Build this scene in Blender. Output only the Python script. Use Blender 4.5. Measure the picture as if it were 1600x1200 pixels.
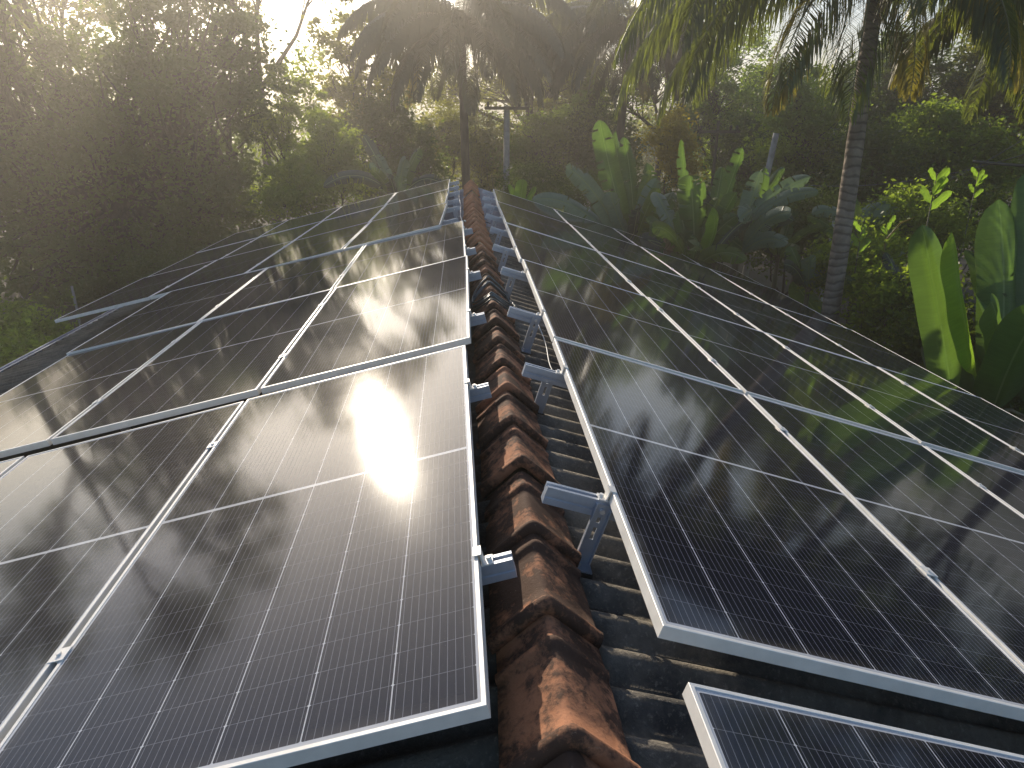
import bpy, math, random
import numpy as np
from mathutils import Vector, Matrix
SC = bpy.context.scene
for o in list(bpy.data.objects): bpy.data.objects.remove(o)
COL = SC.collection
RAD = math.radians
# ------------------------------------------------------------------ camera
CR = np.array([0.997986, -0.063403, 0.002101]); CU = np.array([0.020506, 0.353759, 0.935112]); CF = np.array([0.060033, 0.933185, -0.354347])
FPX = 1075.44
cam = bpy.data.cameras.new("camera"); camo = bpy.data.objects.new("camera", cam); COL.objects.link(camo)
m = Matrix.Identity(4)
for i in range(3):
    m[i][0] = CR[i]; m[i][1] = CU[i]; m[i][2] = -CF[i]
camo.matrix_world = m
cam.sensor_width = 36; cam.lens = FPX / 1600 * 36; cam.clip_start = 0.05; cam.clip_end = 3000
SC.camera = camo
# ------------------------------------------------------------------ light
SUN_EL, SUN_AZ = 20.35, -19.1          # azimuth from +Y towards +X
w = bpy.data.worlds.new("World"); SC.world = w; w.use_nodes = True
nt = w.node_tree; nt.nodes.clear()
sky = nt.nodes.new("ShaderNodeTexSky"); sky.sky_type = 'NISHITA'; sky.sun_disc = False
sky.sun_elevation = RAD(SUN_EL); sky.sun_rotation = RAD(SUN_AZ)
sky.air_density = 1.0; sky.dust_density = 0.7; sky.ozone_density = 2.6; sky.altitude = 50
bg = nt.nodes.new("ShaderNodeBackground"); bg.inputs[1].default_value = 0.12
wo = nt.nodes.new("ShaderNodeOutputWorld")
nt.links.new(sky.outputs[0], bg.inputs[0]); nt.links.new(bg.outputs[0], wo.inputs[0])
sun = bpy.data.lights.new("sun", 'SUN'); sun.energy = 5.0; sun.angle = RAD(0.5); sun.color = (1.0, 0.875, 0.70)
suno = bpy.data.objects.new("sun", sun); COL.objects.link(suno)
sd = Vector((math.sin(RAD(SUN_AZ)) * math.cos(RAD(SUN_EL)), math.cos(RAD(SUN_AZ)) * math.cos(RAD(SUN_EL)), math.sin(RAD(SUN_EL))))
suno.rotation_euler = sd.to_track_quat('Z', 'Y').to_euler()
SC.view_settings.view_transform = 'Standard'; SC.view_settings.look = 'None'; SC.view_settings.gamma = 1
SC.view_settings.exposure = 0.6
SC.render.engine = 'CYCLES'
SC.cycles.use_denoising = True
SC.cycles.max_bounces = 6; SC.cycles.diffuse_bounces = 3; SC.cycles.glossy_bounces = 3
SC.cycles.transmission_bounces = 4; SC.cycles.transparent_max_bounces = 4; SC.cycles.volume_bounces = 0
SC.cycles.sample_clamp_indirect = 4

HAZE = 0.0047
# ------------------------------------------------------------------ helpers
def at(px, py, Y):
    """world point on the plane y=Y seen at photo pixel (measurements taken from the photograph)"""
    d = CF * FPX + CR * (px - 800) + CU * (600 - py)
    return d * (Y / d[1])
def tag(o, label=None, cat=None, group=None, kind=None):
    if label: o['label'] = label
    if cat: o['category'] = cat
    if group: o['group'] = group
    if kind: o['kind'] = kind
    return o
def empty(name, M=None, label=None, cat=None, group=None):
    o = bpy.data.objects.new(name, None); COL.objects.link(o); o.empty_display_size = 0.2
    if M is not None:
        o.matrix_world = M if isinstance(M, Matrix) else Matrix.Translation(Vector(M))
    return tag(o, label, cat, group)
def mesh_obj(name, me, mat, parent=None, smooth=False):
    if mat and not me.materials: me.materials.append(mat)
    o = bpy.data.objects.new(name, me); COL.objects.link(o)
    if parent is not None: o.parent = parent
    if smooth: me.shade_smooth()
    return o
class MB:
    def __init__(s): s.v = []; s.f = []
    def add(s, vs, fs):
        b = len(s.v); s.v += [tuple(map(float, q)) for q in vs]; s.f += [tuple(b + i for i in f) for f in fs]
    def box(s, x0, x1, y0, y1, z0, z1):
        s.add([(x0,y0,z0),(x1,y0,z0),(x1,y1,z0),(x0,y1,z0),(x0,y0,z1),(x1,y0,z1),(x1,y1,z1),(x0,y1,z1)],
              [(0,3,2,1),(4,5,6,7),(0,1,5,4),(1,2,6,5),(2,3,7,6),(3,0,4,7)])
    def prism(s, poly, y0, y1):     # poly in xz extruded along y
        n = len(poly)
        s.add([(p[0], y0, p[1]) for p in poly] + [(p[0], y1, p[1]) for p in poly],
              [tuple(range(n))[::-1], tuple(range(n, 2*n))] + [(i, (i+1) % n, n+(i+1) % n, n+i) for i in range(n)])
    def prismx(s, poly, x0, x1):    # poly in yz extruded along x
        n = len(poly)
        s.add([(x0, p[0], p[1]) for p in poly] + [(x1, p[0], p[1]) for p in poly],
              [tuple(range(n)), tuple(range(n, 2*n))[::-1]] + [(i, n+i, n+(i+1) % n, (i+1) % n) for i in range(n)])
    def tube(s, pts, rad, n=6, cap=True):
        pts = [Vector(p) for p in pts]; k = len(pts)
        if not hasattr(rad, '__len__'): rad = [rad] * k
        vs = []; prev = None
        for i, p in enumerate(pts):
            t = (pts[min(i+1, k-1)] - pts[max(i-1, 0)])
            t = t.normalized() if t.length > 1e-9 else Vector((0,0,1))
            if prev is None:
                a = t.orthogonal().normalized()
            else:
                a = (prev - t * prev.dot(t)); a = a.normalized() if a.length > 1e-6 else t.orthogonal().normalized()
            prev = a; b = t.cross(a)
            for j in range(n):
                th = 2*math.pi*j/n
                vs.append(p + (a*math.cos(th) + b*math.sin(th)) * rad[i])
        fs = []
        for i in range(k-1):
            for j in range(n):
                fs.append((i*n+j, i*n+(j+1) % n, (i+1)*n+(j+1) % n, (i+1)*n+j))
        if cap: fs += [tuple(range(n))[::-1], tuple((k-1)*n+j for j in range(n))]
        s.add(vs, fs)
    def mesh(s, name):
        me = bpy.data.meshes.new(name); me.from_pydata(s.v, [], s.f); me.update(); return me
    def build(s, name, mat, parent=None, smooth=False):
        return mesh_obj(name, s.mesh(name), mat, parent, smooth)
def quads_mesh(name, V):            # V: (N,4,3)
    n = len(V); me = bpy.data.meshes.new(name)
    me.vertices.add(n*4); me.vertices.foreach_set('co', V.astype(np.float32).ravel())
    me.loops.add(n*4); me.loops.foreach_set('vertex_index', np.arange(n*4, dtype=np.int32))
    me.polygons.add(n); me.polygons.foreach_set('loop_start', np.arange(0, n*4, 4, dtype=np.int32))
    me.polygons.foreach_set('loop_total', np.full(n, 4, dtype=np.int32))
    me.update(calc_edges=True); return me

# ------------------------------------------------------------------ materials
class NB:
    def __init__(s, name):
        s.m = bpy.data.materials.new(name); s.m.use_nodes = True; s.nt = s.m.node_tree; s.nt.nodes.clear()
        s.out = s.n("ShaderNodeOutputMaterial")
    def n(s, t, **k):
        q = s.nt.nodes.new(t)
        for a, b in k.items(): setattr(q, a, b)
        return q
    def l(s, a, b): s.nt.links.new(a, b)
    def val(s, x, inp):
        if hasattr(x, 'is_linked'): s.l(x, inp)
        else: inp.default_value = x
    def math(s, op, a, b=None, c=None, clamp=False):
        q = s.n("ShaderNodeMath", operation=op); q.use_clamp = clamp
        s.val(a, q.inputs[0])
        if b is not None: s.val(b, q.inputs[1])
        if c is not None: s.val(c, q.inputs[2])
        return q.outputs[0]
    def mix(s, f, a, b):
        q = s.n("ShaderNodeMix", data_type='RGBA'); s.val(f, q.inputs[0])
        for x, i in ((a, 6), (b, 7)):
            if isinstance(x, tuple): q.inputs[i].default_value = (*x, 1) if len(x) == 3 else x
            else: s.l(x, q.inputs[i])
        return q.outputs[2]
    def noise(s, scale, detail=4, rough=.6, vec=None, sc3=None, typ='Object'):
        if vec is None:
            if typ == 'World': vec = s.n("ShaderNodeNewGeometry").outputs['Position']
            else: vec = s.n("ShaderNodeTexCoord").outputs[typ]
        if sc3:
            mp = s.n("ShaderNodeMapping"); mp.inputs['Scale'].default_value = sc3; s.l(vec, mp.inputs[0]); vec = mp.outputs[0]
        q = s.n("ShaderNodeTexNoise"); q.inputs['Scale'].default_value = scale; q.inputs['Detail'].default_value = detail
        q.inputs['Roughness'].default_value = rough; s.l(vec, q.inputs['Vector']); return q.outputs[0]
    def ramp(s, f, a, b):
        q = s.n("ShaderNodeMapRange"); s.val(f, q.inputs[0]); q.inputs[1].default_value = a; q.inputs[2].default_value = b; return q.outputs[0]
    def bsdf(s, color, rough=.6, metal=0., spec=.5, bump=None, bs=.3, bd=.01):
        q = s.n("ShaderNodeBsdfPrincipled")
        if isinstance(color, tuple): q.inputs['Base Color'].default_value = (*color, 1)
        else: s.l(color, q.inputs['Base Color'])
        s.val(rough, q.inputs['Roughness']); q.inputs['Metallic'].default_value = metal; q.inputs['Specular IOR Level'].default_value = spec
        if bump is not None:
            b = s.n("ShaderNodeBump"); b.inputs['Strength'].default_value = bs; b.inputs['Distance'].default_value = bd
            s.l(bump, b.inputs['Height']); s.l(b.outputs[0], q.inputs['Normal'])
        return q
    def done(s, q): s.l(q.outputs[0], s.out.inputs[0]); return s.m

def m_simple(name, c1, c2, scale=8, rough=.7, metal=0., bs=.3, bd=.005, spec=.4, lo=.35, hi=.65, typ='Object', sc3=None):
    b = NB(name); n = b.noise(scale, typ=typ, sc3=sc3)
    return b.done(b.bsdf(b.mix(b.ramp(n, lo, hi), c1, c2), rough, metal, spec, n, bs, bd))

def m_alu(name, c1, c2, rough, metal=.45):
    b = NB(name); n = b.noise(14, 5); n2 = b.noise(120, 2)
    r = b.math('ADD', b.math('MULTIPLY', n, .18), rough)
    return b.done(b.bsdf(b.mix(b.ramp(n, .35, .7), c1, c2), r, metal, .5, n2, .05, .001))

def m_leaf(name, c1, c2, trans=.45, tcol=None, scale=.8, spec=.35, rough=.45):
    b = NB(name); n = b.noise(scale, 3, typ='World'); n2 = b.noise(9, 2, typ='World')
    oi = b.n("ShaderNodeObjectInfo").outputs['Random']
    f = b.math('ADD', b.math('MULTIPLY', n, .7), b.math('MULTIPLY', n2, .5)); f = b.math('ADD', f, b.math('MULTIPLY', oi, .15))
    c = b.mix(b.ramp(f, .45, .85), c1, c2)
    p = b.bsdf(c, rough, 0, spec)
    t = b.n("ShaderNodeBsdfTranslucent")
    tc = tcol or tuple(min(1, x*k) for x, k in zip(c2, (2.4, 2.4, 1.0)))
    b.l(b.mix(b.ramp(f, .35, .9), tuple(x*.55 for x in tc), tc), t.inputs[0])
    ms = b.n("ShaderNodeMixShader"); ms.inputs[0].default_value = trans
    b.l(p.outputs[0], ms.inputs[1]); b.l(t.outputs[0], ms.inputs[2])
    b.l(ms.outputs[0], b.out.inputs[0]); return b.m

PW, PL = 1.134, 2.28
def m_cells():
    b = NB("photovoltaic_cells")
    tc = b.n("ShaderNodeTexCoord"); sx = b.n("ShaderNodeSeparateXYZ"); b.l(tc.outputs['Object'], sx.inputs[0])
    x, y = sx.outputs[0], sx.outputs[1]
    px, py = .1835, .0925
    u = b.math('DIVIDE', b.math('SUBTRACT', x, (PW - 6*px)/2), px)
    fu = b.math('FRACT', u); du = b.math('MULTIPLY', b.math('MINIMUM', fu, b.math('SUBTRACT', 1., fu)), px)
    yy = b.math('SUBTRACT', b.math('ABSOLUTE', b.math('SUBTRACT', y, PL/2)), .008)
    v = b.math('DIVIDE', yy, py)
    fv = b.math('FRACT', v); dv = b.math('MULTIPLY', b.math('MINIMUM', fv, b.math('SUBTRACT', 1., fv)), py)
    lu = b.math('LESS_THAN', du, .0014); lv = b.math('LESS_THAN', dv, .0007)
    dia = b.math('LESS_THAN', b.math('ADD', du, dv), .0042)
    odd = b.math('LESS_THAN', b.math('ABSOLUTE', b.math('SUBTRACT', b.math('FRACT', b.math('MULTIPLY', v, .5)), .5)), .25)  # full-cell joints only
    ce = b.math('LESS_THAN', yy, 0.)
    o1 = b.math('LESS_THAN', u, 0.); o2 = b.math('GREATER_THAN', u, 6.); o3 = b.math('GREATER_THAN', v, 12.)
    edge = b.math('MAXIMUM', b.math('MAXIMUM', o1, o2), b.math('MAXIMUM', o3, ce))
    white = b.math('MAXIMUM', edge, b.math('MAXIMUM', lu, dia))
    fb = b.math('FRACT', b.math('MULTIPLY', fu, 10.)); db = b.math('ABSOLUTE', b.math('SUBTRACT', fb, .5))
    bus = b.math('LESS_THAN', db, .038)
    bus = b.math('MULTIPLY', bus, .42)
    lvv = b.math('MULTIPLY', lv, .38)
    lines = b.math('MAXIMUM', bus, lvv)
    oi = b.n("ShaderNodeObjectInfo").outputs['Random']
    cv = b.n("ShaderNodeCombineXYZ"); b.l(b.math('MULTIPLY', oi, 73.), cv.inputs[0]); b.l(b.math('MULTIPLY', oi, 31.), cv.inputs[1])
    va = b.n("ShaderNodeVectorMath", operation='ADD'); b.l(tc.outputs['Object'], va.inputs[0]); b.l(cv.outputs[0], va.inputs[1]); pv = va.outputs[0]
    n = b.noise(3, 4, vec=pv); dust = b.noise(260, 2, .7, vec=pv)
    vo = b.n("ShaderNodeTexVoronoi"); vo.inputs['Scale'].default_value = 5.5; b.l(pv, vo.inputs['Vector'])
    vs_ = b.n("ShaderNodeSeparateColor"); b.l(vo.outputs['Color'], vs_.inputs[0])
    speck = b.math('MULTIPLY', b.math('LESS_THAN', b.math('ADD', vo.outputs['Distance'], b.math('MULTIPLY', dust, .03)), b.math('MULTIPLY', vs_.outputs[0], .042)), b.math('GREATER_THAN', vs_.outputs[1], .72))
    cell = b.mix(b.ramp(n, .35, .65), (.006, .007, .014), (.009, .010, .019))
    dm = b.ramp(dust, .70, .78); 
    cell = b.mix(b.math('MULTIPLY', dm, .35), cell, (.30, .28, .25))
    # thin film of pollen and dust on the glass
    film = b.noise(1.6, 5, .65, vec=pv)
    cell = b.mix(b.math('MULTIPLY', b.ramp(film, .3, .8), .012), cell, (.38, .33, .26))
    ed = b.math('MINIMUM', b.math('MINIMUM', y, b.math('SUBTRACT', PL, y)), b.math('MINIMUM', x, b.math('SUBTRACT', PW, x)))
    cell = b.mix(b.math('MULTIPLY', b.math('MULTIPLY', b.ramp(ed, .055, .012), b.ramp(film, .3, .65)), .16), cell, (.30, .26, .20))
    c = b.mix(lines, cell, (.33, .34, .38)); c = b.mix(white, c, (.46, .47, .50)); c = b.mix(b.math('MULTIPLY', speck, .8), c, (.42, .38, .31))
    rough = b.math('ADD', .062, b.math('MULTIPLY', b.ramp(film, .3, .8), .03))
    gl = b.noise(420, 2, .6); mac = b.noise(5, 2, .5, sc3=(1, .35, 1))
    h = b.math('ADD', b.math('MULTIPLY', gl, .00010), b.math('MULTIPLY', mac, .003))
    q = b.n("ShaderNodeBsdfPrincipled"); b.l(c, q.inputs['Base Color']); b.l(b.math('ADD', rough, b.math('MULTIPLY', speck, .5)), q.inputs['Roughness']); q.inputs['Specular IOR Level'].default_value = .42
    bp = b.n("ShaderNodeBump"); bp.inputs['Strength'].default_value = .5; bp.inputs['Distance'].default_value = .05; b.l(h, bp.inputs['Height']); b.l(bp.outputs[0], q.inputs['Normal'])
    return b.done(q)

def m_tile():
    b = NB("terracotta"); n = b.noise(7, 6, .7, typ='World'); n2 = b.noise(38, 5, .7, typ='World'); n3 = b.noise(2.3, 3, typ='World'); oi = b.n("ShaderNodeObjectInfo").outputs['Random']
    c = b.mix(n2, (.26, .112, .056), (.48, .225, .125))
    lich = b.ramp(b.noise(90, 3, .6, typ='World'), .66, .72)
    mold = b.ramp(b.math('ADD', b.math('ADD', b.math('MULTIPLY', n, .75), b.math('MULTIPLY', n2, .35)), b.math('MULTIPLY', oi, .08)), .50, .61)
    c = b.mix(b.math('MULTIPLY', mold, .85), c, (.026, .021, .018))
    c = b.mix(b.math('MULTIPLY', lich, .35), c, (.30, .24, .17))
    h = b.math('ADD', n, b.math('MULTIPLY', n2, .5))
    return b.done(b.bsdf(c, .85, 0, .25, h, .5, .012))
def m_tile_clean():
    b = NB("newer_terracotta"); n = b.noise(9, 6, .7, typ='World'); n2 = b.noise(45, 5, .7, typ='World'); oi = b.n("ShaderNodeObjectInfo").outputs['Random']
    c = b.mix(n2, (.50, .20, .095), (.68, .33, .17)); c = b.mix(b.math('MULTIPLY', b.ramp(n, .5, .72), .6), c, (.09, .045, .028))
    c = b.mix(b.math('MULTIPLY', oi, .35), c, (.16, .06, .04))
    return b.done(b.bsdf(c, .8, 0, .25, n2, .4, .008))
def m_sheet(name, lit, dark, a=.38, c_=.62):
    b = NB(name); n = b.noise(5, 7, .72, typ='World'); n2 = b.noise(60, 5, .7, typ='World'); n3 = b.noise(1.2, 3, typ='World')
    f = b.math('ADD', b.math('MULTIPLY', n, .6), b.math('MULTIPLY', n3, .4))
    c = b.mix(b.ramp(f, a, c_), dark, lit)
    c = b.mix(b.math('MULTIPLY', b.ramp(n2, .55, .7), .5), c, tuple(x*1.6 for x in lit))
    return b.done(b.bsdf(c, .97, 0, .06, b.math('ADD', n2, n), .6, .012))

M = {}
M['frame'] = m_alu("anodised_aluminium", (.70, .68, .64), (.80, .78, .74), .36, .15)
M['rail'] = m_alu("rail_aluminium", (.36, .40, .47), (.46, .50, .57), .30)
M['bolt'] = m_alu("stainless_steel", (.60, .60, .60), (.72, .72, .72), .2)
M['cells'] = m_cells()
M['backsheet'] = m_simple("backsheet", (.6, .6, .6), (.7, .7, .7), 3, .6)
M['tile'] = m_tile(); M['tile2'] = m_tile_clean()
M['sheet'] = m_sheet("weathered_cement_sheet", (.36, .32, .26), (.085, .083, .08), .36, .60)
M['sheet_shaded'] = m_sheet('shaded_cement_sheet', (.15, .14, .12), (.045, .045, .042), .36, .62)  # darker copy of the weathered sheet: tree shade on the left slope painted in
M['sheet_pale'] = m_sheet("pale_cement_sheet", (.34, .35, .40), (.20, .21, .25), .3, .7)
M['wall'] = m_simple("plaster", (.55, .52, .45), (.40, .37, .31), 3, .9)
M['gutter'] = m_simple("gutter_metal", (.30, .34, .42), (.22, .26, .33), 6, .4, .6)
M['rubber'] = m_simple("black_rubber", (.015, .015, .015), (.03, .03, .03), 20, .7)
M['cable'] = m_simple("cable_sheath", (.05, .075, .08), (.09, .12, .13), 12, .35)
M['whitecable'] = m_simple("white_cable_sheath", (.62, .62, .60), (.5, .5, .48), 12, .4)
M['bark'] = m_simple("bark", (.10, .075, .055), (.035, .028, .022), 6, .95, bs=.6, bd=.02, sc3=(1, 1, .25))
M['palebark'] = m_simple("pale_bark", (.22, .19, .15), (.10, .085, .07), 6, .95, bs=.6, bd=.02, sc3=(1, 1, .25))
M['concrete'] = m_simple("concrete", (.30, .29, .27), (.20, .19, .18), 5, .9)
M['darkwood'] = m_simple("dark_timber", (.05, .04, .03), (.09, .07, .05), 5, .9)
M['wire'] = m_simple("wire", (.10, .10, .10), (.16, .16, .16), 5, .5, .5)
M['soil'] = m_simple("soil", (.10, .075, .05), (.05, .05, .025), .6, .95, typ='World', bs=.6, bd=.05)
M['hill'] = m_simple("hill_forest", (.035, .055, .025), (.06, .08, .035), .05, .95, typ='World', bs=1, bd=2)
def m_palmbark():
    b = NB("ringed_palm_bark"); n = b.noise(5, 5, sc3=(1, 1, .6)); n2 = b.noise(1.1, 2, typ='World')
    tc = b.n("ShaderNodeTexCoord"); wv = b.n("ShaderNodeTexWave"); wv.bands_direction = 'Z'; wv.inputs['Scale'].default_value = 2.6; wv.inputs['Distortion'].default_value = 6; wv.inputs['Detail'].default_value = 3
    b.l(tc.outputs['Object'], wv.inputs[0])
    c = b.mix(b.ramp(n, .3, .7), (.15, .12, .095), (.30, .25, .20)); c = b.mix(b.math('MULTIPLY', b.ramp(wv.outputs[1], .70, 1.0), .6), c, (.05, .04, .035))
    return b.done(b.bsdf(c, .9, 0, .2, b.math('SUBTRACT', n, wv.outputs[1]), .6, .02))
M['palmbark'] = m_palmbark()
M['leaf_dark'] = m_leaf("dark_foliage", (.030, .052, .013), (.075, .108, .024), .52)
M['leaf_mid'] = m_leaf("mid_foliage", (.060, .098, .018), (.15, .205, .036), .62)
M['leaf_olive'] = m_leaf("olive_foliage", (.07, .078, .020), (.16, .165, .036), .60)
M['leaf_bright'] = m_leaf("bright_foliage", (.08, .12, .018), (.17, .22, .035), .62)
M['leaf_rust'] = m_leaf("rusty_foliage", (.15, .14, .028), (.30, .23, .045), .62)
M['frond'] = m_leaf("palm_frond", (.040, .058, .016), (.095, .115, .032), .50, spec=.6, rough=.35)
M['frond_dark'] = m_leaf('backlit_palm_frond', (.026, .036, .012), (.060, .070, .024), .30, spec=.5, rough=.4)  # darker copy of palm_frond: backlit darkness of the middle palms put into colour
M['frond_dry'] = m_leaf("yellowing_frond", (.10, .10, .028), (.20, .17, .045), .5, spec=.4)
M['rachis'] = m_simple("frond_midrib", (.16, .15, .06), (.10, .09, .04), 3, .5)
def m_banana(name, c1, c2, tc, tr=.5):
    b = NB(name); uv = b.n("ShaderNodeUVMap"); sx = b.n("ShaderNodeSeparateXYZ"); b.l(uv.outputs[0], sx.inputs[0])
    vein = b.noise(1., 2, vec=uv.outputs[0], sc3=(2, 90, 1)); n = b.noise(4, 4)
    f = b.math('ADD', b.math('MULTIPLY', vein, .5), b.math('MULTIPLY', n, .5))
    edge = b.math('MULTIPLY', b.ramp(b.math('ABSOLUTE', b.math('SUBTRACT', sx.outputs[0], .5)), .44, .5), b.ramp(n, .45, .6)); rib = b.math('LESS_THAN', b.math('ABSOLUTE', b.math('SUBTRACT', sx.outputs[0], .5)), .022)
    c = b.mix(b.ramp(f, .35, .65), c1, c2); c = b.mix(b.math('MULTIPLY', edge, .8), c, (.16, .11, .05)); c = b.mix(rib, c, (.24, .30, .12))
    p = b.bsdf(c, .42, 0, .45, vein, .35, .01)
    t = b.n("ShaderNodeBsdfTranslucent"); b.l(b.mix(b.ramp(f, .35, .65), tuple(q*.75 for q in tc), tc), t.inputs[0])
    ms = b.n("ShaderNodeMixShader"); ms.inputs[0].default_value = tr; b.l(p.outputs[0], ms.inputs[1]); b.l(t.outputs[0], ms.inputs[2])
    b.l(ms.outputs[0], b.out.inputs[0]); return b.m
M['banana'] = m_banana("banana_leaf", (.055, .105, .030), (.085, .15, .045), (.15, .27, .035))
M['banana_pale'] = m_banana("pale_banana_leaf", (.15, .21, .14), (.20, .27, .19), (.13, .20, .07), .35)
M['banana_bright'] = m_banana("bright_banana_leaf", (.07, .14, .018), (.10, .18, .025), (.30, .50, .04), .62)
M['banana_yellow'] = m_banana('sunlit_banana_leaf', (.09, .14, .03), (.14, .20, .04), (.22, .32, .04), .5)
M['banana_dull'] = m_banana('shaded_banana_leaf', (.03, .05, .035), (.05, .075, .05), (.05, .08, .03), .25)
M['banana_dry'] = m_banana("dry_banana_leaf", (.16, .10, .055), (.24, .16, .09), (.20, .12, .05), .35)
M['bananastem'] = m_simple("banana_stem", (.10, .12, .05), (.12, .08, .045), 4, .6, sc3=(3, 3, .5))

# ------------------------------------------------------------------ setting: ground, road, hills
GZ = -5.0
def ground():
    n = 60; ext = 700; mb = MB(); rnd = random.Random(3)
    xs = [math.copysign((abs(t)**2.2)*ext, t) for t in np.linspace(-1, 1, n)]
    vs = [(x, y, GZ + (0 if abs(x) < 18 and abs(y) < 24 else rnd.uniform(-.15, .15))) for y in xs for x in xs]
    fs = [(j*n+i, j*n+i+1, (j+1)*n+i+1, (j+1)*n+i) for j in range(n-1) for i in range(n-1)]
    mb.add(vs, fs); o = mb.build('ground', M['soil']); tag(o, kind='structure')
ground()
def hills():
    mb = MB(); n = 90; k = 10; rnd = np.random.RandomState(5)
    ph = rnd.rand(8)*6.28
    vs = []
    for j in range(k+1):
        for i in range(n+1):
            az = RAD(-75 + 150*i/n); t = j/k
            d = 190 + 120*t
            top = (19 - 9/(1+math.exp(-(math.degrees(az)-2)/5))) + 1.0*math.sin(2.2*az+ph[0]) + 1.5*math.sin(5.1*az+ph[1]) + 1.2*math.sin(13*az+ph[2]) + 8*math.exp(-((math.degrees(az)+15)/7)**2) + 1.2*math.sin(31*az+ph[3])
            z = GZ + (top - GZ) * math.sin(t*math.pi/2)**.8 + rnd.uniform(-.8, .8)*(t > 0)
            vs.append((d*math.sin(az), d*math.cos(az), z if j else GZ-.5))
    W_ = n+1
    mb.add(vs, [(j*W_+i, j*W_+i+1, (j+1)*W_+i+1, (j+1)*W_+i) for j in range(k) for i in range(n)])
    o = mb.build('hills', M['hill'], smooth=True); tag(o, kind='structure')
hills()
pm = MB(); pm.add([(-40, 21, GZ+.02), (-9, 24, GZ+.02), (-9, 27.5, GZ+.02), (-40, 25, GZ+.02)], [(0, 1, 2, 3)])
M['road'] = m_simple("dusty_road", (.24, .22, .19), (.16, .15, .13), 1.2, .9, typ='World')
tag(pm.build('dirt_road', M['road']), kind='structure')

# ------------------------------------------------------------------ house: walls, corrugated slopes, ridge tiles, gutter
house = empty('house', (0, 7, GZ), 'long low house with corrugated cement roof and a terracotta tiled ridge', 'house')
def hpart(mb, name, mat, smooth=False):
    me = mb.mesh(name)
    me.transform(Matrix.Translation((0, -7, -GZ))); return mesh_obj(name, me, mat, house, smooth)
ROOF_Y0, ROOF_Y1 = -1.6, 15.25
def ridge_x(y): return float(np.interp(y, [0, 1.5, 5.2, 9.2, 15], [.192, .186, .158, .098, .085]))
SL, SR = math.tan(.2335), math.tan(.3035)
def roof_z(x):       # mean surface of the corrugated sheets
    xr = .17
    return -1.292 - (SL*(xr-x) if x < xr else SR*(x-xr))
PITCH, AMP = .146, .027
sheet_n = 7
def sheet(side, y0, idx, pale):
    w_ = PITCH*7.5 if y0 + PITCH*7.5 < ROOF_Y1 else ROOF_Y1 - y0
    rnd = random.Random(idx*7+side)
    ny = int(w_/PITCH*12); ny = max(ny, 8); mb = MB()
    x0, x1 = (.12, -5.0) if side < 0 else (.22, 4.75)
    lap = .006 * (idx % 2); nx = 8; tilt = rnd.uniform(-.004, .004)
    top = []
    for i in range(nx+1):
        x = x0 + (x1-x0)*i/nx
        sag = rnd.uniform(-.003, .003)
        for j in range(ny+1):
            y = y0 + w_*j/ny
            top.append((x, y, roof_z(x) + AMP*math.cos(2*math.pi*y/PITCH) + lap + tilt*(j/ny) + sag))
    nv = len(top); bot = [(a, b, c-.006) for a, b, c in top]
    fs = []
    def id_(i, j): return i*(ny+1)+j
    for i in range(nx):
        for j in range(ny):
            q = (id_(i, j), id_(i+1, j), id_(i+1, j+1), id_(i, j+1)); q2 = tuple(nv+k for k in q)
            if side < 0: fs += [q[::-1], q2]
            else: fs += [q, q2[::-1]]
    for j in range(ny): fs += [(id_(0, j), id_(0, j+1), nv+id_(0, j+1), nv+id_(0, j)), (id_(nx, j), id_(nx, j+1), nv+id_(nx, j+1), nv+id_(nx, j))]
    for i in range(nx): fs += [(id_(i, 0), id_(i+1, 0), nv+id_(i+1, 0), nv+id_(i, 0)), (id_(i, ny), id_(i+1, ny), nv+id_(i+1, ny), nv+id_(i, ny))]
    mb.add(top+bot, fs)
    o = hpart(mb, 'roof_sheet', M['sheet_pale'] if pale else M['sheet_shaded' if side < 0 else 'sheet'], True)
    if pale: o['label'] = 'pale bluish corrugated roof sheet'
for side in (-1, 1):
    y = ROOF_Y0; i = 0
    while y < ROOF_Y1 - .02:
        sheet(side, y, i, (8.9 < y if side > 0 else 9.5 < y)); y += PITCH*7.5; i += 1
wb = MB(); wb.box(-4.3, 4.1, -1.2, -1.0, GZ, -2.75); wb.box(-4.3, 4.1, 14.7, 14.9, GZ, -2.75); wb.box(-4.3, -4.1, -1.0, 14.7, GZ, -2.45); wb.box(3.9, 4.1, -1.0, 14.7, GZ, -2.55)
hpart(wb, 'wall', M['wall'])
gb = MB(); gz = roof_z(-5.0)
gb.tube([(-5.06, ROOF_Y0, gz-.045), (-5.06, ROOF_Y1, gz-.045)], .055, 10)
gb.box(-5.125, -5.115, ROOF_Y0, ROOF_Y1, gz-.12, gz+.012); gb.box(-5.010, -5.002, ROOF_Y0, ROOF_Y1, gz-.10, gz+.034)
hpart(gb, 'gutter', M['gutter'])

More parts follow.
